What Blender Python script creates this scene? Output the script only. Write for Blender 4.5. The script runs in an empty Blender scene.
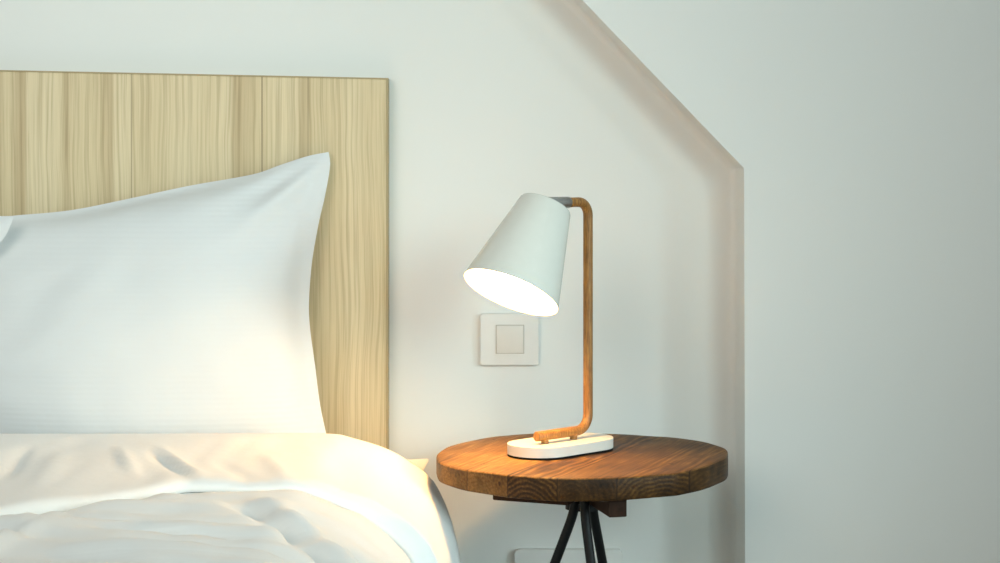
import bpy, bmesh, math, random
from mathutils import Vector, Matrix, noise

random.seed(4)
SC = bpy.context.scene
COL = SC.collection

# ------------------------------------------------------------------ measures
T = 0.55                 # height of the round table
CAM_Z = T + 0.386        # eye height
F = 1812.0               # focal length in pixels of the 1000-wide frame
HOR = 174.0              # row of the horizon
WALL_Y = 2.80
BOX_Y = 2.69
HB_Y0, HB_Y1 = 2.768, 2.7995


def X_at(px, y):
    return (px - 500.0) * y / F


def Z_at(py, y):
    return CAM_Z - (py - HOR) * y / F


# ------------------------------------------------------------------ helpers
def smooth(o, angle=40):
    for p in o.data.polygons:
        p.use_smooth = True
    try:
        o.data.set_sharp_from_angle(angle=math.radians(angle))
    except Exception:
        pass


def world_loc(o):
    v = Vector((0, 0, 0))
    while o is not None:
        v = v + o.location
        o = o.parent
    return v


def tag(o, label=None, cat=None, group=None, kind=None):
    if label: o['label'] = label
    if cat: o['category'] = cat
    if group: o['group'] = group
    if kind: o['kind'] = kind
    return o


def thing(name, label, cat, loc, group=None):
    o = bpy.data.objects.new(name, None)
    o.empty_display_size = 0.05
    COL.objects.link(o)
    o.location = loc
    return tag(o, label, cat, group)


def obj(name, bm, mat, parent=None, sm=40, origin=None):
    """bm is in world coordinates; the object gets its origin at origin / its parent / its base."""
    me = bpy.data.meshes.new(name)
    bmesh.ops.recalc_face_normals(bm, faces=bm.faces)
    if origin is None:
        if parent is not None:
            origin = world_loc(parent)
        else:
            xs = [v.co.x for v in bm.verts]; ys = [v.co.y for v in bm.verts]; zs = [v.co.z for v in bm.verts]
            origin = Vector(((min(xs) + max(xs)) / 2, (min(ys) + max(ys)) / 2, min(zs)))
    origin = Vector(origin)
    bmesh.ops.translate(bm, verts=bm.verts, vec=-origin)
    bm.to_mesh(me); bm.free()
    o = bpy.data.objects.new(name, me)
    COL.objects.link(o)
    mats = mat if isinstance(mat, (list, tuple)) else [mat]
    for m in mats:
        me.materials.append(m)
    if parent is not None:
        o.parent = parent
        o.location = origin - world_loc(parent)
    else:
        o.location = origin
    if sm:
        smooth(o, sm)
    return o


def box(bm, x0, x1, y0, y1, z0, z1, bev=0.0, seg=2):
    vs = [bm.verts.new((x, y, z)) for z in (z0, z1) for y in (y0, y1) for x in (x0, x1)]
    fs = [bm.faces.new([vs[i] for i in q]) for q in
          ((0, 2, 3, 1), (4, 5, 7, 6), (0, 1, 5, 4), (2, 6, 7, 3), (0, 4, 6, 2), (1, 3, 7, 5))]
    if bev:
        es = list({e for f in fs for e in f.edges})
        bmesh.ops.bevel(bm, geom=es, offset=bev, segments=seg, profile=0.5, affect='EDGES')


def prism(bm, pts, z0, z1, bev=0.0, seg=2, axis='Z'):
    """extrude outline pts [(a,b)] along an axis (Z: a=x b=y, Y: a=x b=z)"""
    mk = (lambda a, b, c: (a, b, c)) if axis == 'Z' else (lambda a, b, c: (a, c, b))
    lo = [bm.verts.new(mk(a, b, z0)) for a, b in pts]
    hi = [bm.verts.new(mk(a, b, z1)) for a, b in pts]
    f0 = bm.faces.new(lo[::-1]); f1 = bm.faces.new(hi)
    n = len(pts)
    for i in range(n):
        bm.faces.new((lo[i], lo[(i + 1) % n], hi[(i + 1) % n], hi[i]))
    if bev:
        es = list(set(list(f0.edges) + list(f1.edges)))
        bmesh.ops.bevel(bm, geom=es, offset=bev, segments=seg, profile=0.5, affect='EDGES')


def lathe(bm, prof, org, axis, n=64):
    """prof [(radius, distance along axis)]"""
    org = Vector(org); a = Vector(axis).normalized()
    e1 = a.orthogonal().normalized(); e2 = a.cross(e1)
    rings = []
    for r, t in prof:
        if r < 1e-6:
            rings.append([bm.verts.new(org + a * t)])
        else:
            rings.append([bm.verts.new(org + a * t + (e1 * math.cos(k * 2 * math.pi / n) + e2 * math.sin(k * 2 * math.pi / n)) * r)
                          for k in range(n)])
    for A, B in zip(rings, rings[1:]):
        for k in range(n):
            k2 = (k + 1) % n
            if len(A) == 1 and len(B) == 1: continue
            if len(A) == 1: bm.faces.new((A[0], B[k], B[k2]))
            elif len(B) == 1: bm.faces.new((A[k], B[0], A[k2]))
            else: bm.faces.new((A[k], B[k], B[k2], A[k2]))


def tube(bm, pts, r, n=20, round_end=0.0):
    pts = [Vector(p) for p in pts]
    rr = r if isinstance(r, (list, tuple)) else [r] * len(pts)
    tans = []
    for i in range(len(pts)):
        a = pts[max(0, i - 1)]; b = pts[min(len(pts) - 1, i + 1)]
        tans.append((b - a).normalized())
    e1 = tans[0].orthogonal().normalized()
    rings = []
    prev = tans[0]

    def ring(p, t, e, rad):
        e2 = t.cross(e)
        return [bm.verts.new(p + (e * math.cos(k * 2 * math.pi / n) + e2 * math.sin(k * 2 * math.pi / n)) * rad) for k in range(n)]
    for i, (p, t) in enumerate(zip(pts, tans)):
        e1 = (prev.rotation_difference(t) @ e1)
        e1 = (e1 - t * e1.dot(t)).normalized()
        prev = t
        if i == 0 and round_end:
            rings.append(ring(p - t * round_end, t, e1, rr[0] * 0.7))
            rings.append(ring(p - t * round_end * 0.5, t, e1, rr[0] * 0.93))
        rings.append(ring(p, t, e1, rr[i]))
    if round_end:
        t = tans[-1]
        rings.append(ring(pts[-1] + t * round_end * 0.5, t, e1, rr[-1] * 0.93))
        rings.append(ring(pts[-1] + t * round_end, t, e1, rr[-1] * 0.7))
    for A, B in zip(rings, rings[1:]):
        for k in range(n):
            bm.faces.new((A[k], A[(k + 1) % n], B[(k + 1) % n], B[k]))
    bm.faces.new(rings[0][::-1]); bm.faces.new(rings[-1])


def catmull(pts, per=8):
    out = []
    n = len(pts)
    for i in range(n - 1):
        p0 = pts[max(0, i - 1)]; p1 = pts[i]; p2 = pts[i + 1]; p3 = pts[min(n - 1, i + 2)]
        for k in range(per):
            t = k / per
            out.append(tuple(0.5 * ((2 * b) + (-a + c) * t + (2 * a - 5 * b + 4 * c - d) * t * t + (-a + 3 * b - 3 * c + d) * t ** 3)
                             for a, b, c, d in zip(p0, p1, p2, p3)))
    out.append(tuple(pts[-1]))
    return out


def resample(pts, n):
    """n+1 points evenly spaced by length"""
    L = [0.0]
    for a, b in zip(pts, pts[1:]):
        L.append(L[-1] + math.dist(a, b))
    out = []; j = 0
    for i in range(n + 1):
        s = L[-1] * i / n
        while j < len(L) - 2 and L[j + 1] < s: j += 1
        d = L[j + 1] - L[j]
        t = 0 if d == 0 else (s - L[j]) / d
        out.append(tuple(a + (b - a) * t for a, b in zip(pts[j], pts[j + 1])))
    return out


# ------------------------------------------------------------------ materials
class NT:
    def __init__(self, name):
        self.m = bpy.data.materials.new(name)
        self.m.use_nodes = True
        self.t = self.m.node_tree
        self.b = self.t.nodes['Principled BSDF']

    def n(self, typ, **kw):
        nd = self.t.nodes.new(typ)
        for k, v in kw.items():
            setattr(nd, k, v)
        return nd

    def l(self, a, b):
        self.t.links.new(a, b)

    def math(self, op, a, b=None):
        nd = self.n('ShaderNodeMath', operation=op)
        for i, v in enumerate((a, b)):
            if v is None: continue
            if isinstance(v, (int, float)): nd.inputs[i].default_value = v
            else: self.l(v, nd.inputs[i])
        return nd.outputs[0]

    def coords(self, scale=(1, 1, 1), loc=(0, 0, 0), rot=(0, 0, 0)):
        tc = self.n('ShaderNodeTexCoord')
        mp = self.n('ShaderNodeMapping')
        mp.inputs['Scale'].default_value = scale
        mp.inputs['Location'].default_value = loc
        mp.inputs['Rotation'].default_value = rot
        self.l(tc.outputs['Object'], mp.inputs['Vector'])
        return mp.outputs['Vector']

    def noise(self, vec, scale=1, detail=4, rough=0.5, dist=0.0):
        nd = self.n('ShaderNodeTexNoise')
        nd.inputs['Scale'].default_value = scale
        nd.inputs['Detail'].default_value = detail
        nd.inputs['Roughness'].default_value = rough
        nd.inputs['Distortion'].default_value = dist
        self.l(vec, nd.inputs['Vector'])
        return nd.outputs['Fac']

    def ramp(self, fac, stops, interp='LINEAR'):
        nd = self.n('ShaderNodeValToRGB')
        cr = nd.color_ramp
        cr.interpolation = interp
        while len(cr.elements) < len(stops): cr.elements.new(0.5)
        for e, (p, c) in zip(cr.elements, sorted(stops)):
            e.position = p
            e.color = (*c, 1) if len(c) == 3 else c
        self.l(fac, nd.inputs['Fac'])
        return nd.outputs['Color']

    def mix(self, fac, a, b, mode='MIX'):
        nd = self.n('ShaderNodeMix', data_type='RGBA', blend_type=mode)
        for sock, v in ((nd.inputs[0], fac), (nd.inputs[6], a), (nd.inputs[7], b)):
            if isinstance(v, (int, float)): sock.default_value = v
            elif isinstance(v, tuple): sock.default_value = (*v, 1) if len(v) == 3 else v
            else: self.l(v, sock)
        return nd.outputs[2]

    def bump(self, h, strength=0.2, dist=0.002):
        nd = self.n('ShaderNodeBump')
        nd.inputs['Strength'].default_value = strength
        nd.inputs['Distance'].default_value = dist
        self.l(h, nd.inputs['Height'])
        self.l(nd.outputs['Normal'], self.b.inputs['Normal'])

    def color(self, c):
        if isinstance(c, tuple): self.b.inputs['Base Color'].default_value = (*c, 1)
        else: self.l(c, self.b.inputs['Base Color'])

    def set(self, **kw):
        for k, v in kw.items():
            self.b.inputs[k.replace('_', ' ')].default_value = v
        return self


def plain(name, col, rough=0.5, metal=0.0, spec=0.5, nscale=80, nstr=0.0, vary=0.03):
    m = NT(name)
    v = m.coords()
    f = m.noise(v, nscale, 3)
    m.color(m.ramp(f, [(0.3, tuple(c * (1 - vary) for c in col)), (0.7, tuple(min(1, c * (1 + vary)) for c in col))]))
    m.set(Roughness=rough, Metallic=metal)
    m.b.inputs['Specular IOR Level'].default_value = spec
    if nstr: m.bump(f, nstr, 0.001)
    return m.m


def mat_wall():
    m = NT('painted_plaster')
    v = m.coords()
    big = m.noise(v, 1.2, 2)
    m.color(m.ramp(big, [(0.3, (0.775, 0.785, 0.765)), (0.7, (0.80, 0.805, 0.785))]))
    m.set(Roughness=0.75)
    m.b.inputs['Specular IOR Level'].default_value = 0.25
    m.bump(m.noise(v, 180, 4), 0.06, 0.001)
    return m.m


def mat_headboard():
    m = NT('striped_light_oak_laminate')
    tc = m.n('ShaderNodeTexCoord')
    sep = m.n('ShaderNodeSeparateXYZ'); m.l(tc.outputs['Object'], sep.inputs[0])
    # object origin = right end of the board, x runs from 0 to the left; map -0.594..0 -> 0..1
    W = 388 * HB_Y0 / F
    wob = m.noise(m.coords(scale=(9, 9, 1.6)), 1.0, 2)
    xw = m.math('ADD', sep.outputs['X'], m.math('MULTIPLY', m.math('SUBTRACT', wob, 0.5), 0.006))
    x01 = m.math('FRACT', m.math('ADD', m.math('DIVIDE', xw, W), 4.0))

    L = (0.705, 0.592, 0.385); Mi = (0.660, 0.543, 0.338); D = (0.520, 0.405, 0.235); G = (0.580, 0.462, 0.276)
    st = [(0, D), (5, Mi), (11, Mi), (20, D), (25, D), (27, L), (30, L), (55, L), (62, Mi), (65, D), (72, Mi), (95, Mi),
          (106, G), (111, D), (114, L), (126, L), (133, Mi), (160, Mi), (186, L), (205, Mi), (228, L),
          (235, D), (247, G), (262, Mi), (280, L), (296, L), (302, D), (309, G), (312, Mi), (340, Mi), (350, L), (366, Mi)]
    band = m.ramp(x01, [(p / 388.0, c) for p, c in st])
    # thin long grain lines, waviness along the board
    wav = m.noise(m.coords(scale=(5, 5, 2.2)), 1.0, 3)
    gx = m.math('ADD', sep.outputs['X'], m.math('MULTIPLY', wav, 0.035))
    cmb = m.n('ShaderNodeCombineXYZ'); m.l(gx, cmb.inputs[0]); m.l(m.math('MULTIPLY', sep.outputs['Z'], 0.012), cmb.inputs[2])
    g1 = m.noise(cmb.outputs[0], 210, 3, 0.65)
    cmb2 = m.n('ShaderNodeCombineXYZ'); m.l(sep.outputs['X'], cmb2.inputs[0]); m.l(m.math('MULTIPLY', sep.outputs['Z'], 0.02), cmb2.inputs[2])
    g2 = m.noise(cmb2.outputs[0], 420, 2, 0.6)
    c = m.mix(1.0, band, m.ramp(g1, [(0.36, (0.78, 0.75, 0.69)), (0.52, (1, 1, 1)), (0.7, (1.03, 1.03, 1.04))]), 'MULTIPLY')
    c = m.mix(0.6, c, m.ramp(g2, [(0.3, (0.86, 0.84, 0.8)), (0.6, (1, 1, 1))]), 'MULTIPLY')

    def line(px, w):       # a plank joint
        d = m.math('ABSOLUTE', m.math('SUBTRACT', m.math('ADD', sep.outputs['X'], W), px * HB_Y0 / F))
        return m.math('LESS_THAN', d, w)
    ln = m.math('MAXIMUM', m.math('MULTIPLY', line(262, 0.0010), 0.9), m.math('MULTIPLY', line(131.5, 0.0010), 0.6))
    ln = m.math('MAXIMUM', ln, m.math('MULTIPLY', line(308, 0.0008), 0.5))
    c = m.mix(ln, c, (0.26, 0.19, 0.10))
    m.color(c)
    m.set(Roughness=0.42)
    m.bump(g2, 0.05, 0.0005)
    return m.m


def mat_table_wood(name='reclaimed_teak', dark=None):
    m = NT(name)
    w = 0.068
    ang = math.radians(66)
    tc = m.n('ShaderNodeTexCoord')

    def dot(v):
        nd = m.n('ShaderNodeVectorMath', operation='DOT_PRODUCT')
        m.l(tc.outputs['Object'], nd.inputs[0]); nd.inputs[1].default_value = v
        return nd.outputs['Value']
    u = m.math('ADD', dot((math.sin(ang), -math.cos(ang), 0)), 0.021)
    v = dot((math.cos(ang), math.sin(ang), 0))
    z = dot((0, 0, 1))
    idx = m.math('FLOOR', m.math('DIVIDE', u, w))
    fu = m.math('MULTIPLY', m.math('FRACT', m.math('DIVIDE', u, w)), w)

    def rnd(k):
        nd = m.n('ShaderNodeTexWhiteNoise', noise_dimensions='1D')
        m.l(m.math('ADD', m.math('MULTIPLY', idx, 3.17), k), nd.inputs['W'])
        return nd.outputs['Value']
    # growth rings about an axis that lies along each board
    cv = m.n('ShaderNodeCombineXYZ')
    m.l(m.math('ADD', u, m.math('MULTIPLY', rnd(9.1), 5)), cv.inputs[0]); m.l(m.math('MULTIPLY', v, 0.35), cv.inputs[1]); m.l(z, cv.inputs[2])
    dis = m.noise(cv.outputs[0], 14, 3, 0.55)
    du = m.math('SUBTRACT', fu, m.math('MULTIPLY', m.math('ADD', 0.15, m.math('MULTIPLY', rnd(1.3), 0.7)), w))
    dz = m.math('SUBTRACT', z, m.math('ADD', T - 0.055, m.math('MULTIPLY', rnd(4.7), 0.035)))
    r = m.math('SQRT', m.math('ADD', m.math('MULTIPLY', du, du), m.math('MULTIPLY', dz, dz)))
    ph = m.math('ADD', m.math('MULTIPLY', r, 1100), m.math('MULTIPLY', dis, 26))
    ring = m.math('ADD', m.math('MULTIPLY', m.math('SINE', ph), 0.5), 0.5)
    cv2 = m.n('ShaderNodeCombineXYZ')
    m.l(u, cv2.inputs[0]); m.l(m.math('MULTIPLY', v, 0.05), cv2.inputs[1]); m.l(z, cv2.inputs[2])
    fine = m.noise(cv2.outputs[0], 300, 4, 0.65)
    pat = m.noise(tc.outputs['Object'], 11, 4, 0.55)
    f = m.math('ADD', m.math('MULTIPLY', ring, m.math('MULTIPLY', rnd(5.5), 0.20)), m.math('ADD', m.math('MULTIPLY', m.math('SUBTRACT', fine, 0.11), 0.54), m.math('MULTIPLY', pat, 0.52)))
    f = m.math('ADD', f, m.math('MULTIPLY', m.math('SUBTRACT', rnd(2.2), 0.5), 0.30))
    c = m.ramp(f, [(0.32, (0.030, 0.012, 0.004)), (0.49, (0.120, 0.053, 0.012)), (0.61, (0.230, 0.112, 0.025)), (0.78, (0.42, 0.25, 0.085))])
    c = m.mix(m.math('MULTIPLY', rnd(7.7), 0.35), c, (0.13, 0.075, 0.032))
    # the joints between boards, and a few dark pits
    seam = m.math('LESS_THAN', m.math('MINIMUM', fu, m.math('SUBTRACT', w, fu)), 0.0007)
    c = m.mix(m.math('MULTIPLY', seam, 0.7), c, (0.03, 0.014, 0.006))
    pits = m.math('GREATER_THAN', m.noise(tc.outputs['Object'], 55, 1), 0.745)
    c = m.mix(m.math('MULTIPLY', pits, 0.75), c, (0.04, 0.018, 0.008))
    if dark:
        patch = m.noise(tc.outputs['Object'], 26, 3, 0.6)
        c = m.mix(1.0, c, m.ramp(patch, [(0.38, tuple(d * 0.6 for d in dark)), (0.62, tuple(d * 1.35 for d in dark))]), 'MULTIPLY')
    m.color(c)
    m.set(Roughness=0.55)
    m.b.inputs['Specular IOR Level'].default_value = 0.2
    m.bump(m.math('SUBTRACT', m.math('ADD', fine, m.math('MULTIPLY', ring, 0.4)), seam), 0.25, 0.0012)
    return m.m


def mat_rod_wood():
    m = NT('oiled_oak_rod')
    tc = m.n('ShaderNodeTexCoord')
    v = m.coords(scale=(500, 500, 35))
    f = m.noise(v, 1.0, 4, 0.65)
    f2 = m.noise(m.coords(scale=(60, 60, 60)), 1.0, 3)
    f = m.math('ADD', m.math('MULTIPLY', f, 0.8), m.math('MULTIPLY', f2, 0.25))
    m.color(m.ramp(f, [(0.36, (0.13, 0.052, 0.010)), (0.56, (0.33, 0.15, 0.032)), (0.75, (0.47, 0.245, 0.065))]))
    m.set(Roughness=0.45)
    m.bump(f, 0.2, 0.0006)
    return m.m


def mat_linen(name, col, stripes=False):
    m = NT(name)
    v = m.coords()
    w1 = m.n('ShaderNodeTexWave', wave_type='BANDS', bands_direction='Z' if stripes else 'Y')
    m.l(v, w1.inputs['Vector']); w1.inputs['Scale'].default_value = 40; w1.inputs['Distortion'].default_value = 0.6
    cl = m.noise(v, 9, 4, 0.55)
    big = m.noise(v, 5, 2)
    m.color(m.ramp(big, [(0.3, tuple(c * 0.985 for c in col)), (0.7, col)]))
    m.set(Roughness=0.85)
    m.b.inputs['Specular IOR Level'].default_value = 0.15
    m.b.inputs['Sheen Weight'].default_value = 0.08
    h = m.math('ADD', m.math('MULTIPLY', w1.outputs['Fac'], 0.06 if stripes else 0.03), m.math('MULTIPLY', cl, 1.0))
    m.bump(h, 0.45, 0.005)
    return m.m


def mat_glow(name, col, strength):
    m = NT(name)
    v = m.coords()
    f = m.noise(v, 30, 1)
    c = m.ramp(f, [(0.0, tuple(x * 0.98 for x in col)), (1.0, col)])
    m.color(c)
    m.l(c, m.b.inputs['Emission Color'])
    m.b.inputs['Emission Strength'].default_value = strength
    m.set(Roughness=0.3)
    return m.m


def mat_floor():
    m = NT('grey_oak_floor')
    v = m.coords()
    br = m.n('ShaderNodeTexBrick'); m.l(v, br.inputs['Vector'])
    br.inputs['Scale'].default_value = 1.0; br.inputs['Brick Width'].default_value = 1.4; br.inputs['Row Height'].default_value = 0.16
    br.inputs['Mortar Size'].default_value = 0.002
    br.inputs['Color1'].default_value = (0.36, 0.31, 0.25, 1); br.inputs['Color2'].default_value = (0.31, 0.265, 0.21, 1)
    br.inputs['Mortar'].default_value = (0.1, 0.08, 0.06, 1)
    g = m.noise(m.coords(scale=(3, 60, 1)), 1, 4)
    m.color(m.mix(1.0, br.outputs['Color'], m.ramp(g, [(0.3, (0.82, 0.82, 0.82)), (0.7, (1.08, 1.08, 1.08))]), 'MULTIPLY'))
    m.set(Roughness=0.5)
    return m.m


WALL = mat_wall()
HEAD = mat_headboard()
TEAK = mat_table_wood()
ENDG_SHADE = mat_table_wood('shaded_end_grain', (0.43, 0.40, 0.36))  # end grain of the rim, with the shade on the side put into its colour
ROD = mat_rod_wood()
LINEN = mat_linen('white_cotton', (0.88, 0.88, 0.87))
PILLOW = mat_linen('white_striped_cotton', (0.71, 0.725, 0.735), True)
MATTR = mat_linen('mattress_ticking', (0.78, 0.77, 0.72))
SHADE = plain('satin_white_enamel', (0.72, 0.71, 0.655), 0.2, 0, 0.5, 60, 0, 0.01)
BASEW = plain('white_painted_base', (0.74, 0.72, 0.665), 0.45, 0, 0.4, 60, 0, 0.015)
FELT = plain('black_felt', (0.012, 0.011, 0.010), 0.95, 0, 0.1, 300, 0.2, 0.1)
STEEL = plain('brushed_steel', (0.42, 0.44, 0.45), 0.32, 1.0, 0.5, 200, 0.05, 0.06)
DARKW = plain('dark_stained_wood', (0.026, 0.012, 0.007), 0.65, 0, 0.12, 90, 0.2, 0.3)
IRON = plain('blackened_iron', (0.006, 0.0068, 0.0075), 0.42, 0.0, 0.16, 120, 0.05, 0.2)
PLATE = plain('white_switch_plastic', (0.76, 0.755, 0.73), 0.4, 0, 0.4, 60, 0, 0.01)
ROCK = plain('ivory_rocker_plastic', (0.73, 0.71, 0.665), 0.38, 0, 0.4, 60, 0, 0.01)
DARKP = plain('socket_hole', (0.05, 0.05, 0.05), 0.6)
BULB = mat_glow('lit_bulb', (1.0, 0.56, 0.19), 345.0)
FLOOR = mat_floor()
BEDB = plain('grey_bed_fabric', (0.30, 0.29, 0.27), 0.9, 0, 0.2, 300, 0.3, 0.1)

# ------------------------------------------------------------------ the room
bm = bmesh.new(); box(bm, -2.6, 2.6, WALL_Y, WALL_Y + 0.12, 0, 2.6)
tag(obj('wall_back', bm, WALL, sm=0), 'white plaster wall behind the bed and the lamp', kind='structure')

cx, cz = X_at(745, BOX_Y), Z_at(168, BOX_Y)
slope = 161.0 / 167.0
bm = bmesh.new()
prism(bm, [(cx, 0), (2.6, 0), (2.6, 2.6), (cx - (2.6 - cz) * slope, 2.6), (cx, cz)], BOX_Y, WALL_Y, 0.0012, 2, 'Y')
rf = 0.014                               # plaster runs round softly in the inner corner
nn_ = math.hypot(1, slope); nx2, nz2 = -1 / nn_, -slope / nn_
mz = -(1 - 1 / nn_) / (slope / nn_)
strips = []
for k in range(9):
    th = math.pi / 2 * k / 8
    of, yy = rf - rf * math.cos(th) - 0.0001, WALL_Y - rf + rf * math.sin(th)
    tz = (2.6 - cz)
    strips.append([bm.verts.new((cx - of, yy, 0.0)), bm.verts.new((cx - of, yy, cz + mz * of)),
                   bm.verts.new((cx - tz * slope + nx2 * of, yy, 2.6 + nz2 * of))])
for A, B in zip(strips, strips[1:]):
    for k in (0, 1):
        bm.faces.new((A[k], A[k + 1], B[k + 1], B[k]))
tag(obj('wall_right', bm, WALL, sm=20), 'white boxed-out wall section with a sloping upper edge right of the table', kind='structure')

bm = bmesh.new(); box(bm, -2.6, 2.6, -1.2, WALL_Y + 0.12, -0.1, 0)
tag(obj('floor', bm, FLOOR, sm=0), 'wooden floor under the bed and table', kind='structure')

# ------------------------------------------------------------------ headboard
hx1 = X_at(388, HB_Y0)
hb_l = -1.80
z_r = Z_at(78, HB_Y0); z_l0 = Z_at(70, HB_Y0)
tilt = (z_l0 - z_r) / (388 * HB_Y0 / F)
hb = thing('headboard', 'pale oak striped flat panel headboard on the wall behind the pillows', 'headboard', (hx1, (HB_Y0 + HB_Y1) / 2, 0.12))
bm = bmesh.new()
prism(bm, [(hb_l, 0.12), (hx1 - 0.0025, 0.12), (hx1 - 0.0025, z_r - 0.002), (hb_l, z_r + tilt * (hx1 - hb_l) - 0.002)], HB_Y0, HB_Y1, 0.0008, 1, 'Y')
obj('panel', bm, HEAD, hb, 20)
bm = bmesh.new()
zl = z_r + tilt * (hx1 - hb_l)
prism(bm, [(hx1 - 0.0025, 0.12), (hx1, 0.12), (hx1, z_r), (hb_l, zl), (hb_l, zl - 0.002), (hx1 - 0.0025, z_r - 0.002)], HB_Y0 - 0.0004, HB_Y1, 0, 1, 'Y')
obj('edge_band', bm, plain('oak_edge_band', (0.40, 0.31, 0.17), 0.5), hb, 20)

# ------------------------------------------------------------------ bed
BX0, BX1 = -1.76, -0.14
MT = CAM_Z - 0.445
bed = thing('bed', 'double bed with white bedding below the pale oak headboard', 'bed', ((BX0 + BX1) / 2, 1.75, 0))
bm = bmesh.new(); box(bm, BX0, BX1, 0.74, 2.752, 0.24, MT - 0.035, 0.045, 4)
obj('mattress', bm, MATTR, bed)
bm = bmesh.new(); box(bm, BX0 + 0.02, BX1 - 0.02, 0.76, 2.74, 0.09, 0.2395, 0.012, 2)
obj('bed_base', bm, BEDB, bed)
for (lx, ly) in ((BX0 + 0.12, 0.86), (BX1 - 0.12, 0.86), (BX0 + 0.12, 2.64), (BX1 - 0.12, 2.64)):
    bm = bmesh.new(); lathe(bm, [(0, 0), (0.022, 0), (0.024, 0.004), (0.03, 0.0905), (0, 0.0905)], (lx, ly, 0), (0, 0, 1), 24)
    obj('leg', bm, DARKW, bed)
# thin topper with a turned-up corner by the wall
bm = bmesh.new()
nx, ny = 60, 60
grid = {}
for side in (0, 1):
    for i in range(nx + 1):
        for j in range(ny + 1):
            a, b = i / nx, j / ny
            x = BX0 + 0.005 + (BX1 - BX0 - 0.01) * a
            y = 0.745 + (2.75 - 0.745) * b
            edge = min(a, 1 - a, b * 1.2, (1 - b) * 1.2) * 8
            th = 0.035 * min(1.0, math.sqrt(max(0.0, edge)) + 0.12)
            zz = MT - 0.0345 + (th if side else 0.0)
            # corner curl
            k = max(0.0, (a - 0.90) / 0.10) * math.exp(-((y - 2.655) / 0.034) ** 2)
            zz += 0.061 * k ** 1.5
            x += 0.041 * k
            grid[side, i, j] = bm.verts.new((x, y, zz))
for side in (0, 1):
    for i in range(nx):
        for j in range(ny):
            q = [grid[side, i, j], grid[side, i + 1, j], grid[side, i + 1, j + 1], grid[side, i, j + 1]]
            bm.faces.new(q if side else q[::-1])
for i in range(nx):
    bm.faces.new((grid[0, i, 0], grid[0, i + 1, 0], grid[1, i + 1, 0], grid[1, i, 0]))
    bm.faces.new((grid[0, i, ny], grid[1, i, ny], grid[1, i + 1, ny], grid[0, i + 1, ny]))
for j in range(ny):
    bm.faces.new((grid[0, 0, j], grid[1, 0, j], grid[1, 0, j + 1], grid[0, 0, j + 1]))
    bm.faces.new((grid[0, nx, j], grid[0, nx, j + 1], grid[1, nx, j + 1], grid[1, nx, j]))
o = obj('topper', bm, MATTR, bed, 60)
o['label'] = 'thin cream topper with an upturned corner'

# ------------------------------------------------------------------ duvet
PY = 2.53
right = [(100, 436), (250, 435.5), (327, 436), (350, 440.0), (385, 451), (410, 465), (430, 480.5), (442, 500), (452, 527), (460, 563), (465, 605), (468, 650), (470, 690)]
right = [(X_at(a, PY), Z_at(b, PY)) for a, b in right]
mid = (BX0 + BX1) / 2
left = [(2 * mid - x, z) for x, z in right if x > mid][::-1]
PROF = resample(catmull(left + [(x, z) for x, z in right], 8), 300)


def fat(x):                             # the folded edge is plumper where it hangs over the side
    return 0.013 * max(0.0, min(1.0, (x + 0.24) / 0.13))


def sweep_layer(loop, wrinkle, shift):
    """loop [(y, n, top?)] closed cross-section along the bed, swept over the bed's profile"""
    bm = bmesh.new()
    rows = []
    N = len(PROF)
    for i, (x, z) in enumerate(PROF):
        a = PROF[max(0, i - 1)]; b = PROF[min(N - 1, i + 1)]
        tx, tz = b[0] - a[0], b[1] - a[1]
        d = math.hypot(tx, tz)
        nx_, nz_ = -tz / d, tx / d
        row = []
        hem = min(1.0, min(i, N - 1 - i) / 3.0)
        for (y, n, w) in loop:
            yy = y + shift(x, z, i) * w[1]
            n = n - fat(x) if n < -0.002 else n
            nn = n + (wrinkle(x, z, yy, i) * w[0])
            if hem < 1: nn = nn * (0.35 + 0.65 * hem) - 0.010 * (1 - hem)
            row.append(bm.verts.new((x + nx_ * nn, yy, z + nz_ * nn)))
        rows.append(row)
    K = len(loop)
    for A, B in zip(rows, rows[1:]):
        for k in range(K):
            bm.faces.new((A[k], A[(k + 1) % K], B[(k + 1) % K], B[k]))
    bm.faces.new(rows[0]); bm.faces.new(rows[-1][::-1])
    return bm


def seg(x, y, p, q, w):
    """profile of a crease along segment p-q (gaussian, with faded ends)"""
    dx, dy = q[0] - p[0], q[1] - p[1]
    L2 = dx * dx + dy * dy
    t = ((x - p[0]) * dx + (y - p[1]) * dy) / L2
    d = ((x - p[0]) * dy - (y - p[1]) * dx) / math.sqrt(L2)
    e = 0.0 if t < 0 else (0.0 if t > 1 else math.sin(math.pi * t) ** 0.7)
    return e * math.exp(-(d / w) ** 2), d / w


def PXY(px, py, dz=-0.367):
    y = -dz * F / (py - HOR)
    return (X_at(px, y), y)


UP = [(PXY(148, 450), PXY(192, 482), 0.007, -0.006), (PXY(158, 448), PXY(205, 482), 0.007, 0.005),
      (PXY(118, 448), PXY(137, 480), 0.006, 0.005), (PXY(5, 480), PXY(28, 446), 0.008, -0.006),
      (PXY(262, 455), PXY(292, 486), 0.007, 0.003), (PXY(215, 460), PXY(252, 484), 0.008, -0.003),
      (PXY(60, 452), PXY(40, 486), 0.016, 0.003), (PXY(330, 450), PXY(352, 486), 0.014, -0.002)]
LO = [(PXY(70, 524), PXY(260, 536), 0.013, -0.007), (PXY(60, 545), PXY(230, 552), 0.014, 0.006),
      (PXY(225, 500), PXY(372, 556), 0.013, -0.008), (PXY(250, 497), PXY(400, 552), 0.012, 0.006),
      (PXY(335, 512), PXY(392, 545), 0.010, -0.005), (PXY(-40, 560), PXY(60, 512), 0.014, 0.006),
      (PXY(-10, 540), PXY(80, 508), 0.010, -0.005), (PXY(150, 560), PXY(330, 575), 0.02, -0.005)]


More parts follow.
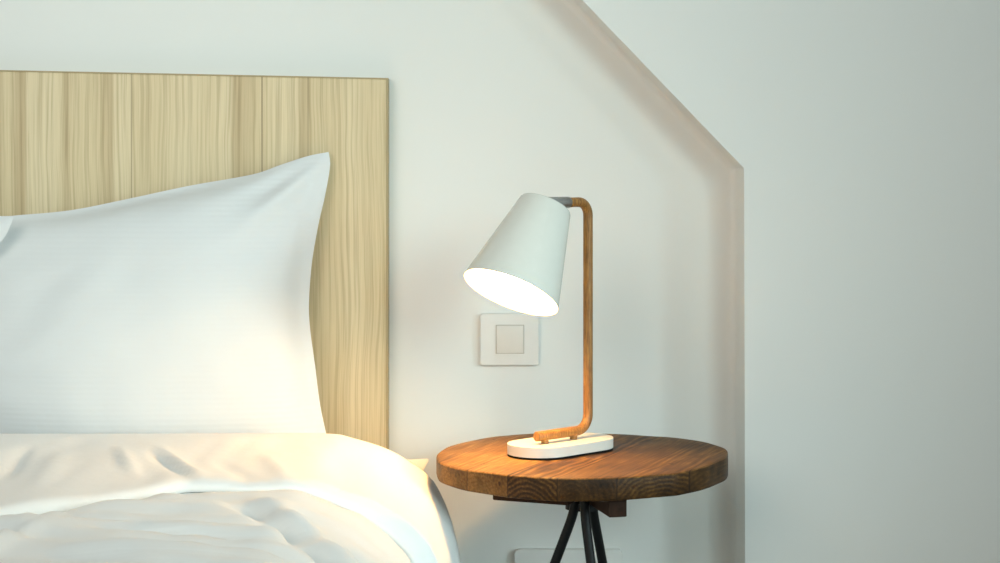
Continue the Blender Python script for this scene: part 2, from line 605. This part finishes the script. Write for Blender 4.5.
def wr_up(x, z, y, i):
    s = i * 0.0115
    h = 0.0042 * noise.noise((s * 7, y * 5, 1.2)) + 0.0022 * noise.noise((s * 22, y * 9, 3.7))
    for p, q, w, a in UP:
        h += a * 1.2 * seg(x, y, p, q, w)[0]
    return h


def wr_lo(x, z, y, i):
    s = i * 0.0115
    d = 2.150 + sh_up(x, z, i) - y           # how far in front of the folded edge
    amp = max(0.0, min(1.0, d / 0.05))
    h = 0.0085 * noise.noise((s * 3.2 + y * 2, y * 11, 7.2)) + 0.0200 * (0.4 - abs(noise.noise((s * 2.2 + 3, y * 17 + s * 2.5, 2.1)))) \
        + 0.0018 * noise.noise((s * 11, y * 40, 5.1))
    for p, q, w, a in LO:
        h += a * 1.7 * seg(x, y, p, q, w)[0]
    return amp * h + 0.010 * max(0.0, min(1.0, d / 0.07))


def sh_up(x, z, i):
    # the folded edge lies a little askew and is not dead straight
    s = (x - X_at(330, 2.15))
    k = 1.05 * max(0.0, -(s + 0.17))
    k = min(k, 0.34)
    return -k + 0.006 * noise.noise((i * 0.07, 2.0, 0.3))


def sh_lo(x, z, i):
    return 0.0


UPPER = []
top = [(2.585, -0.045), (2.592, -0.034), (2.590, -0.018), (2.578, -0.007), (2.56, -0.001), (2.54, 0.001)]
UPPER += [(y, n, (0, 0)) for y, n in top]
for k in range(1, 25):
    y = 2.54 - (2.54 - 2.20) * k / 24
    UPPER.append((y, 0.001, (min(1, k / 3), (k / 24) ** 1.5)))
UPPER += [(2.180, 0.0008, (1, 1)), (2.166, 0.0003, (0.9, 1)), (2.157, -0.0022, (0.7, 1)), (2.153, -0.006, (0.5, 1)), (2.152, -0.010, (0.3, 1)), (2.155, -0.0135, (0.2, 1)), (2.163, -0.0155, (0, 1))]
for k in range(1, 12):
    UPPER.append((2.163 + (2.575 - 2.163) * k / 12, -0.0160 - 0.0205 * k / 12, (0, 1 - k / 12)))

duvet = thing('duvet', 'white rumpled duvet spread over the bed, top edge folded back', 'duvet', (mid, 1.6, MT))
LOWER = []
LOWER += [(2.50, -0.052, (0, 0)), (2.512, -0.046, (0, 0)), (2.505, -0.0415, (0, 0))]
LOWER += [(2.46 - 0.02 * k, -0.0405 + 0.0215 * min(1, max(0, k - 3) / 9), (0, 0)) for k in range(0, 14)]
y = 2.185
while y > 0.72:
    LOWER.append((y, -0.0165 if y > 2.16 else -0.0150, (1, 0)))
    y -= 0.0125
LOWER += [(0.71, -0.022, (0.5, 0)), (0.70, -0.030, (0, 0)), (0.70, -0.042, (0, 0)), (0.71, -0.050, (0, 0))]
LOWER += [(0.71 + (2.49 - 0.71) * k / 20, -0.053, (0, 0)) for k in range(1, 20)]
obj('duvet_body', sweep_layer(LOWER, wr_lo, sh_lo), LINEN, duvet, 80)
obj('folded_edge', sweep_layer(UPPER, wr_up, sh_up), LINEN, duvet, 80)


# ------------------------------------------------------------------ pillows
def pillow(name, label, rightc, topc, leftc, botc, Y_bot, Y_top, py_bot, tf, tb, seed, group, dy=0.0, squash=False):
    nu, nv = 72, 56
    R = resample(catmull(rightc, 8), nv); L = resample(catmull(leftc, 8), nv)
    B = resample(catmull(botc, 8), nu); Tp = resample(catmull(topc, 8), nu)
    zb = Z_at(py_bot, Y_bot)
    ztop = Z_at(152, Y_top)
    sl = (Y_top - Y_bot) / (ztop - zb)
    nrm = Vector((0, -1, sl)).normalized()

    def plane(px, py):
        k = (py - HOR) / F                      # z = CAM_Z - k*y ;  y = Y_bot + sl*(z-zb)
        y = (Y_bot + sl * (CAM_Z - zb)) / (1 + sl * k)
        y += dy
        return Vector(((px - 500) * y / F, y, CAM_Z - k * y))
    bm = bmesh.new(); V = {}
    for s in (1, -1):
        for i in range(nu + 1):
            for j in range(nv + 1):
                u, v = i / nu, j / nv
                p = [(1 - v) * B[i][c] + v * Tp[i][c] + (1 - u) * L[j][c] + u * R[j][c]
                     - ((1 - u) * (1 - v) * B[0][c] + u * (1 - v) * B[nu][c] + (1 - u) * v * Tp[0][c] + u * v * Tp[nu][c]) for c in (0, 1)]
                onedge = i in (0, nu) or j in (0, nv)
                if s == -1 and onedge:
                    V[s, i, j] = V[1, i, j]; continue
                P = plane(*p)
                uu = max(0.0, min(1.0, (u - 0.025) / 0.95)); vv = max(0.0, min(1.0, (v - 0.02) / 0.955))
                f = max(0.0, (1 - abs(2 * uu - 1) ** 3.0)) * max(0.0, (1 - abs(2 * vv - 1) ** (5.0 if squash and vv < 0.5 else 2.6)))
                f = f ** 0.62
                if squash: f *= 0.40 + 0.60 * (lambda q: q * q * (3 - 2 * q))(min(1.0, u / 0.5))
                d = 0.0035 + (tf if s > 0 else tb) * f
                wr = 0.0
                if s > 0:
                    # soft dents that run in from the corners, plus a low swell
                    wr += 0.010 * noise.noise((u * 3.1 + seed, v * 3.4, 1.0)) * min(1, f * 2)
                    wr += 0.0035 * noise.noise((u * 9 + seed, v * 10, 4.0)) * min(1, f * 2 + 0.2)
                    du_, dv_ = 1 - u, 1 - v
                    a_ = math.atan2(dv_, du_ + 1e-6)
                    rr = math.hypot(du_, dv_)
                    wr += 0.006 * math.sin(a_ * 9 + seed) * math.exp(-((rr - 0.16) / 0.10) ** 2)
                if onedge: d = 0.0; wr = 0.0
                V[s, i, j] = bm.verts.new(P + nrm * (s * d + wr))
    for s in (1, -1):
        for i in range(nu):
            for j in range(nv):
                q = [V[s, i, j], V[s, i + 1, j], V[s, i + 1, j + 1], V[s, i, j + 1]]
                bm.faces.new(q if s > 0 else q[::-1])
    o = obj(name, bm, PILLOW, None, 80)
    return tag(o, label, 'pillow', group)


PB = 474
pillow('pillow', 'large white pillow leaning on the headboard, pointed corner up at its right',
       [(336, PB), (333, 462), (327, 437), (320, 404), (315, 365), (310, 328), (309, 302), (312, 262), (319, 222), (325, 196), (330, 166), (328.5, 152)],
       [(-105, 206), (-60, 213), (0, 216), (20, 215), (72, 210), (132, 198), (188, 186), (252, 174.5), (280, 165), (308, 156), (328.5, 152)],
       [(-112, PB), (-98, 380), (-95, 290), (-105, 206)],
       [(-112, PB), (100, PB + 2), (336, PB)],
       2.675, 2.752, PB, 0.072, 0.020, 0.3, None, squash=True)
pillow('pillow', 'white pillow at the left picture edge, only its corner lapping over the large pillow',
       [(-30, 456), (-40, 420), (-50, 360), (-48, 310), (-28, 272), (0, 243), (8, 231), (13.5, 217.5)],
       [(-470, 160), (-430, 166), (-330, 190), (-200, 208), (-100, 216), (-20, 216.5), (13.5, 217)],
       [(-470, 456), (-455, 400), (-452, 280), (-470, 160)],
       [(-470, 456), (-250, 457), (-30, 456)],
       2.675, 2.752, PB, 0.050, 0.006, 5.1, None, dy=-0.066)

# ------------------------------------------------------------------ round table
TX, TY = 0.1110, 2.50
tb = thing('side_table', 'round table with thick wooden top and black rod legs beside the bed', 'side table', (TX, TY, 0))
bm = bmesh.new()
pts = []
n = 160
for k in range(n):
    a = 2 * math.pi * k / n
    r = 0.2 + 0.0022 * math.sin(3 * a + 0.6) + 0.0012 * math.sin(7 * a + 1.9) + 0.0006 * math.sin(17 * a)
    # a slight flat sawn into the front-right of the rim
    fa = math.radians(-66)
    lim = 0.1955 / max(0.05, math.cos(a - fa)) if math.cos(a - fa) > 0 else 9
    r = min(r, lim)
    pts.append((TX + 1.006 * r * math.cos(a), TY + 0.002 + 1.02 * r * math.sin(a)))
def disc(r_, z_):
    return [bm.verts.new((TX + (x - TX) * r_, TY + (y - TY) * r_, z_)) for x, y in pts]


B0 = T - 0.0295
rings = [disc(r_, z_) for r_, z_ in ((0.25, B0), (0.55, B0), (0.8, B0), (0.985, B0), (0.995, B0 + 0.0008), (1.0, B0 + 0.0028), (1.0, T - 0.0034),
                                     (0.998, T - 0.0016), (0.993, T - 0.0004), (0.985, T), (0.9, T), (0.8, T), (0.7, T), (0.6, T), (0.5, T), (0.25, T))]
for A, B in zip(rings, rings[1:]):
    for k in range(n):
        bm.faces.new((A[k], A[(k + 1) % n], B[(k + 1) % n], B[k]))
bm.faces.new(rings[0][::-1]); bm.faces.new(rings[-1])
bm.normal_update()
for v in bm.verts:                      # hand-made unevenness: the right rim stands a hair higher, the left a hair lower
    dx_ = v.co.x - TX
    k_ = max(0.0, (abs(dx_) - 0.115) / 0.085)
    v.co.z += (0.004 if dx_ > 0 else -0.004) * k_ * (1 if v.co.z > T - 0.01 else 0.25)
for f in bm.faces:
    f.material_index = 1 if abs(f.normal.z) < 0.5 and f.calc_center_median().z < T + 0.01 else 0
obj('tabletop', bm, [TEAK, ENDG_SHADE], tb, 50)


def bar(p, q, w, z0, z1, name):
    p = Vector((p[0], p[1], 0)); q = Vector((q[0], q[1], 0))
    d = (q - p).normalized(); s = Vector((-d.y, d.x, 0)) * (w / 2)
    bm = bmesh.new()
    prism(bm, [tuple(v.xy) for v in (p - s, q - s, q + s, p + s)], z0, z1, 0.0012, 1)
    return obj(name, bm, DARKW, tb, 20)


bar((0.151, 2.322), (0.075, 2.655), 0.0235, B0 - 0.0245, B0 - 0.0003, 'crossbar')
bar((0.000, 2.415), (0.098, 2.375), 0.05, B0 - 0.0150, B0 - 0.0003, 'mounting_plate')
bm = bmesh.new(); lathe(bm, [(0, 0), (0.024, 0), (0.024, 0.010), (0, 0.010)], (0.112, 2.44, B0 - 0.0350), (0, 0, 1), 40)
obj('leg_plate', bm, IRON, tb)
LT = B0 - 0.012
for (ox, oy, ex, ey) in ((-0.0120, -0.018, -0.185, -0.01), (0.000, -0.045, 0.060, -0.20), (0.0125, 0.000, 0.106, 0.165)):
    c0 = Vector((0.112 + ox, 2.44 + oy, 0))
    foot = Vector((TX + ex, TY + ey, 0.006))
    a = c0 + Vector((0, 0, LT)); b = c0 + Vector((0, 0, LT - 0.022))
    d = (foot - b)
    ptsl = [a, a + (b - a) * 0.5]
    for k in range(0, 9):               # a soft bend, then straight to the floor
        t = k / 8
        p = (1 - t) ** 2 * (a + (b - a) * 0.55) + 2 * t * (1 - t) * b + t * t * (b + d * 0.05)
        if k: ptsl.append(p)
    ptsl += [b + d * 0.5, foot]
    bm = bmesh.new(); tube(bm, ptsl, 0.0064, 20)
    lg = obj('leg', bm, IRON, tb, 60)
    bm = bmesh.new(); lathe(bm, [(0, 0), (0.009, 0), (0.010, 0.002), (0.010, 0.010), (0.007, 0.013), (0, 0.013)], (foot.x, foot.y, 0), (0, 0, 1), 24)
    obj('foot', bm, IRON, lg)

# ------------------------------------------------------------------ lamp
LX, LY = 0.1236, 2.545              # the upright
UV = Vector((-math.sqrt(.5), -math.sqrt(.5), 0))   # the way the lamp leans out


def LP(s, z):
    return Vector((LX, LY, 0)) + UV * s + Vector((0, 0, z))


lamp = thing('table_lamp', 'lit white cone lamp with bent wooden arm on the round table', 'lamp', (0.0845, 2.514, T))
c0, c1, rb = (0.055, 2.485), (0.114, 2.543), 0.045


def stadium(r, n=32):
    out = []
    a0 = math.atan2(c1[1] - c0[1], c1[0] - c0[0])
    for k in range(n + 1):
        a = a0 - math.pi / 2 + math.pi * k / n
        out.append((c1[0] + r * math.cos(a), c1[1] + r * math.sin(a)))
    for k in range(n + 1):
        a = a0 + math.pi / 2 + math.pi * k / n
        out.append((c0[0] + r * math.cos(a), c0[1] + r * math.sin(a)))
    return out


bm = bmesh.new(); prism(bm, stadium(rb), T + 0.0032, T + 0.0168, 0.0014, 3)
obj('base', bm, BASEW, lamp, 50)
bm = bmesh.new(); prism(bm, stadium(rb - 0.0006), T + 0.0002, T + 0.0034)
obj('base_pad', bm, FELT, lamp, 50)
zb_ = T + 0.0278; zt_ = CAM_Z - 0.0393; rr = 0.0068
path = [LP(0.104, zb_), LP(0.06, zb_)]
R1 = 0.022
for k in range(13):
    a = math.pi / 2 * k / 12
    path.append(LP(R1 - R1 * math.sin(a), zb_ + R1 - R1 * math.cos(a)))
for k in range(1, 8):
    path.append(LP(0, zb_ + R1 + (zt_ - 0.019 - zb_ - R1) * k / 8))
R2 = 0.019
for k in range(13):
    a = math.pi / 2 * k / 12
    path.append(LP(R2 - R2 * math.cos(a), zt_ - R2 + R2 * math.sin(a)))
path += [LP(0.030, zt_), LP(0.0425, zt_)]
bm = bmesh.new(); tube(bm, path, rr, 24, 0.0012)
obj('arm', bm, ROD, lamp, 60)
for s in (0.088, 0.030):
    bm = bmesh.new(); lathe(bm, [(0, 0), (0.0052, 0), (0.0052, 0.0125), (0, 0.0125)], LP(s, T + 0.0166), (0, 0, 1), 24)
    obj('peg', bm, ROD, lamp, 50)
ax = Vector((UV.x * 0.505, UV.y * 0.505, -0.863)).normalized()
CAPC = LP(0.0862, CAM_Z - 0.0432)
bm = bmesh.new()
jd = UV.copy()
lathe(bm, [(0, 0), (0.0072, 0), (0.0079, 0.0006), (0.0079, 0.052), (0.007, 0.054), (0, 0.054)], LP(0.040, zt_), jd, 32)
obj('bracket', bm, STEEL, lamp, 50)
H = 0.1345
prof = [(0, 0), (0.0335, 0.0), (0.0358, 0.0006), (0.0370, 0.0024)]
prof += [(0.0370 + (0.0680 - 0.0370) * (k / 10), 0.0024 + (H - 0.0024) * k / 10) for k in range(1, 11)]
prof += [(0.0674, H + 0.0005), (0.0667, H)]
prof += [(0.0667 - (0.0667 - 0.0356) * (k / 10), H - (H - 0.0036) * k / 10) for k in range(1, 11)]
prof += [(0.033, 0.0022), (0, 0.0022)]
bm = bmesh.new(); lathe(bm, prof, CAPC, ax, 96)
sh = obj('lamp_shade', bm, SHADE, lamp, 50)
bm = bmesh.new(); lathe(bm, [(0, 0.0024), (0.0165, 0.0024), (0.0165, 0.040), (0.013, 0.043), (0, 0.043)], CAPC, ax, 32)
obj('bulb_holder', bm, BASEW, lamp, 50)
bm = bmesh.new()
pb = [(0, 0.0425), (0.012, 0.0425), (0.0125, 0.072), (0.019, 0.091)]
for k in range(0, 15):
    a = math.radians(-38 + (90 + 38) * k / 14)
    pb.append((0.0245 * math.cos(a) if k < 14 else 0, 0.1065 + 0.0245 * math.sin(a)))
lathe(bm, pb, CAPC, ax, 40)
o = obj('bulb', bm, BULB, lamp, 60); o['label'] = 'glowing bulb'

# ------------------------------------------------------------------ switch and socket
def rrect(x0, x1, z0, z1, r, n=6):
    out = []
    for cx_, cz_, a0 in ((x1 - r, z0 + r, -90), (x1 - r, z1 - r, 0), (x0 + r, z1 - r, 90), (x0 + r, z0 + r, 180)):
        for k in range(n + 1):
            a = math.radians(a0 + 90 * k / n)
            out.append((cx_ + r * math.cos(a), cz_ + r * math.sin(a)))
    return out


wy = WALL_Y - 0.011
sx0, sx1, sz0, sz1 = X_at(480.5, wy), X_at(538.5, wy), Z_at(365, wy), Z_at(314, wy)
sw = thing('light_switch', 'square white rocker switch on the wall behind the lamp', 'light switch', ((sx0 + sx1) / 2, WALL_Y, sz0))
bm = bmesh.new(); prism(bm, rrect(sx0, sx1, sz0, sz1, 0.003), wy, WALL_Y - 0.0002, 0.0014, 3, 'Y')
obj('frame', bm, PLATE, sw, 40)
rx0, rx1, rz0, rz1 = X_at(496.5, wy), X_at(523.5, wy), Z_at(353, wy), Z_at(325.5, wy)
bm = bmesh.new(); box(bm, rx0 - 0.0011, rx1 + 0.0011, wy - 0.0004, wy + 0.002, rz0 - 0.0011, rz1 + 0.0011)
o = obj('surround', bm, plain('grey_gap', (0.50, 0.48, 0.43), 0.6), sw, 0); o['label'] = 'thin dark gap round the rocker'
bm = bmesh.new()
box(bm, rx0, rx1, wy - 0.0042, wy + 0.001, rz0, rz1, 0.0009, 2)
for v in bm.verts:
    if v.co.y < wy - 0.001: v.co.y += 0.0024 * (rz1 - v.co.z) / (rz1 - rz0)
o = obj('rocker', bm, ROCK, sw, 30); o['label'] = 'slightly darker ivory rocker'

wy = WALL_Y - 0.012
ox0, ox1, oz1 = X_at(514.5, wy), X_at(622.5, wy), Z_at(549.8, wy)
oz0 = oz1 - 0.086
so = thing('wall_socket', 'double white wall socket low behind the table legs', 'socket', ((ox0 + ox1) / 2, WALL_Y, oz0))
bm = bmesh.new(); prism(bm, rrect(ox0, ox1, oz0, oz1, 0.006), wy, WALL_Y - 0.0002, 0.0025, 3, 'Y')
obj('frame', bm, PLATE, so, 40)
for f in (0.27, 0.73):
    px_, pz_ = ox0 + (ox1 - ox0) * f, (oz0 + oz1) / 2 - 0.002
    bm = bmesh.new(); lathe(bm, [(0, 0.002), (0.0185, 0.002), (0.0195, -0.001), (0.0225, -0.001), (0.023, 0.0005), (0.023, 0.003)], (px_, wy, pz_), (0, 1, 0), 40)
    ins = obj('socket_insert', bm, PLATE, so, 40)
    for s in (-0.0095, 0.0095):
        bm = bmesh.new(); lathe(bm, [(0, 0), (0.0026, 0), (0.0026, 0.0012), (0, 0.0012)], (px_ + s, wy + 0.0009, pz_), (0, 1, 0), 16)
        obj('pin_hole', bm, DARKP, ins, 40)

# ------------------------------------------------------------------ light
def area(name, loc, target, sx, sy, power, col):
    d = bpy.data.lights.new(name, 'AREA')
    d.shape = 'RECTANGLE'; d.size = sx; d.size_y = sy; d.energy = power; d.color = col
    o = bpy.data.objects.new(name, d); COL.objects.link(o)
    o.location = loc
    o.rotation_euler = (Vector(target) - Vector(loc)).to_track_quat('-Z', 'Y').to_euler()
    return o


R_ = area('window_daylight_right', (1.15, -0.1, 1.55), (-0.50, 2.8, 1.05), 0.7, 0.8, 5.0, (0.74, 1.0, 0.985))
R_.data.spread = math.radians(62)
L_ = area('room_light_left', (-1.3, -0.4, 1.9), (-0.40, 2.8, 1.05), 1.5, 1.3, 6.3, (1.0, 0.925, 0.80))
L_.data.spread = math.radians(66)
S_ = area('duvet_side_fill', (2.4, 0.5, 1.05), (-0.1, 2.35, 0.45), 0.5, 0.9, 2.0, (0.74, 0.97, 1.0))  # added unseen fill to brighten the duvet's shadowed side, not a window
S_.data.spread = math.radians(30)

w = bpy.data.worlds.new('World'); SC.world = w; w.use_nodes = True
bg = w.node_tree.nodes['Background']
bg.inputs[0].default_value = (0.90, 1.0, 0.99, 1); bg.inputs[1].default_value = 0.40

# ------------------------------------------------------------------ camera
cam = bpy.data.cameras.new('Camera'); co = bpy.data.objects.new('Camera', cam); COL.objects.link(co)
co.location = (0, 0, CAM_Z); co.rotation_euler = (math.pi / 2, 0, 0)
cam.sensor_width = 36.0; cam.sensor_fit = 'HORIZONTAL'
cam.lens = F * 36.0 / 1000.0
cam.shift_y = -(281.5 - HOR) / 1000.0
cam.clip_start = 0.05
SC.camera = co

vs = SC.view_settings
vs.view_transform = 'Standard'; vs.look = 'None'; vs.exposure = -0.28; vs.gamma = 1.0
vs.use_curve_mapping = False
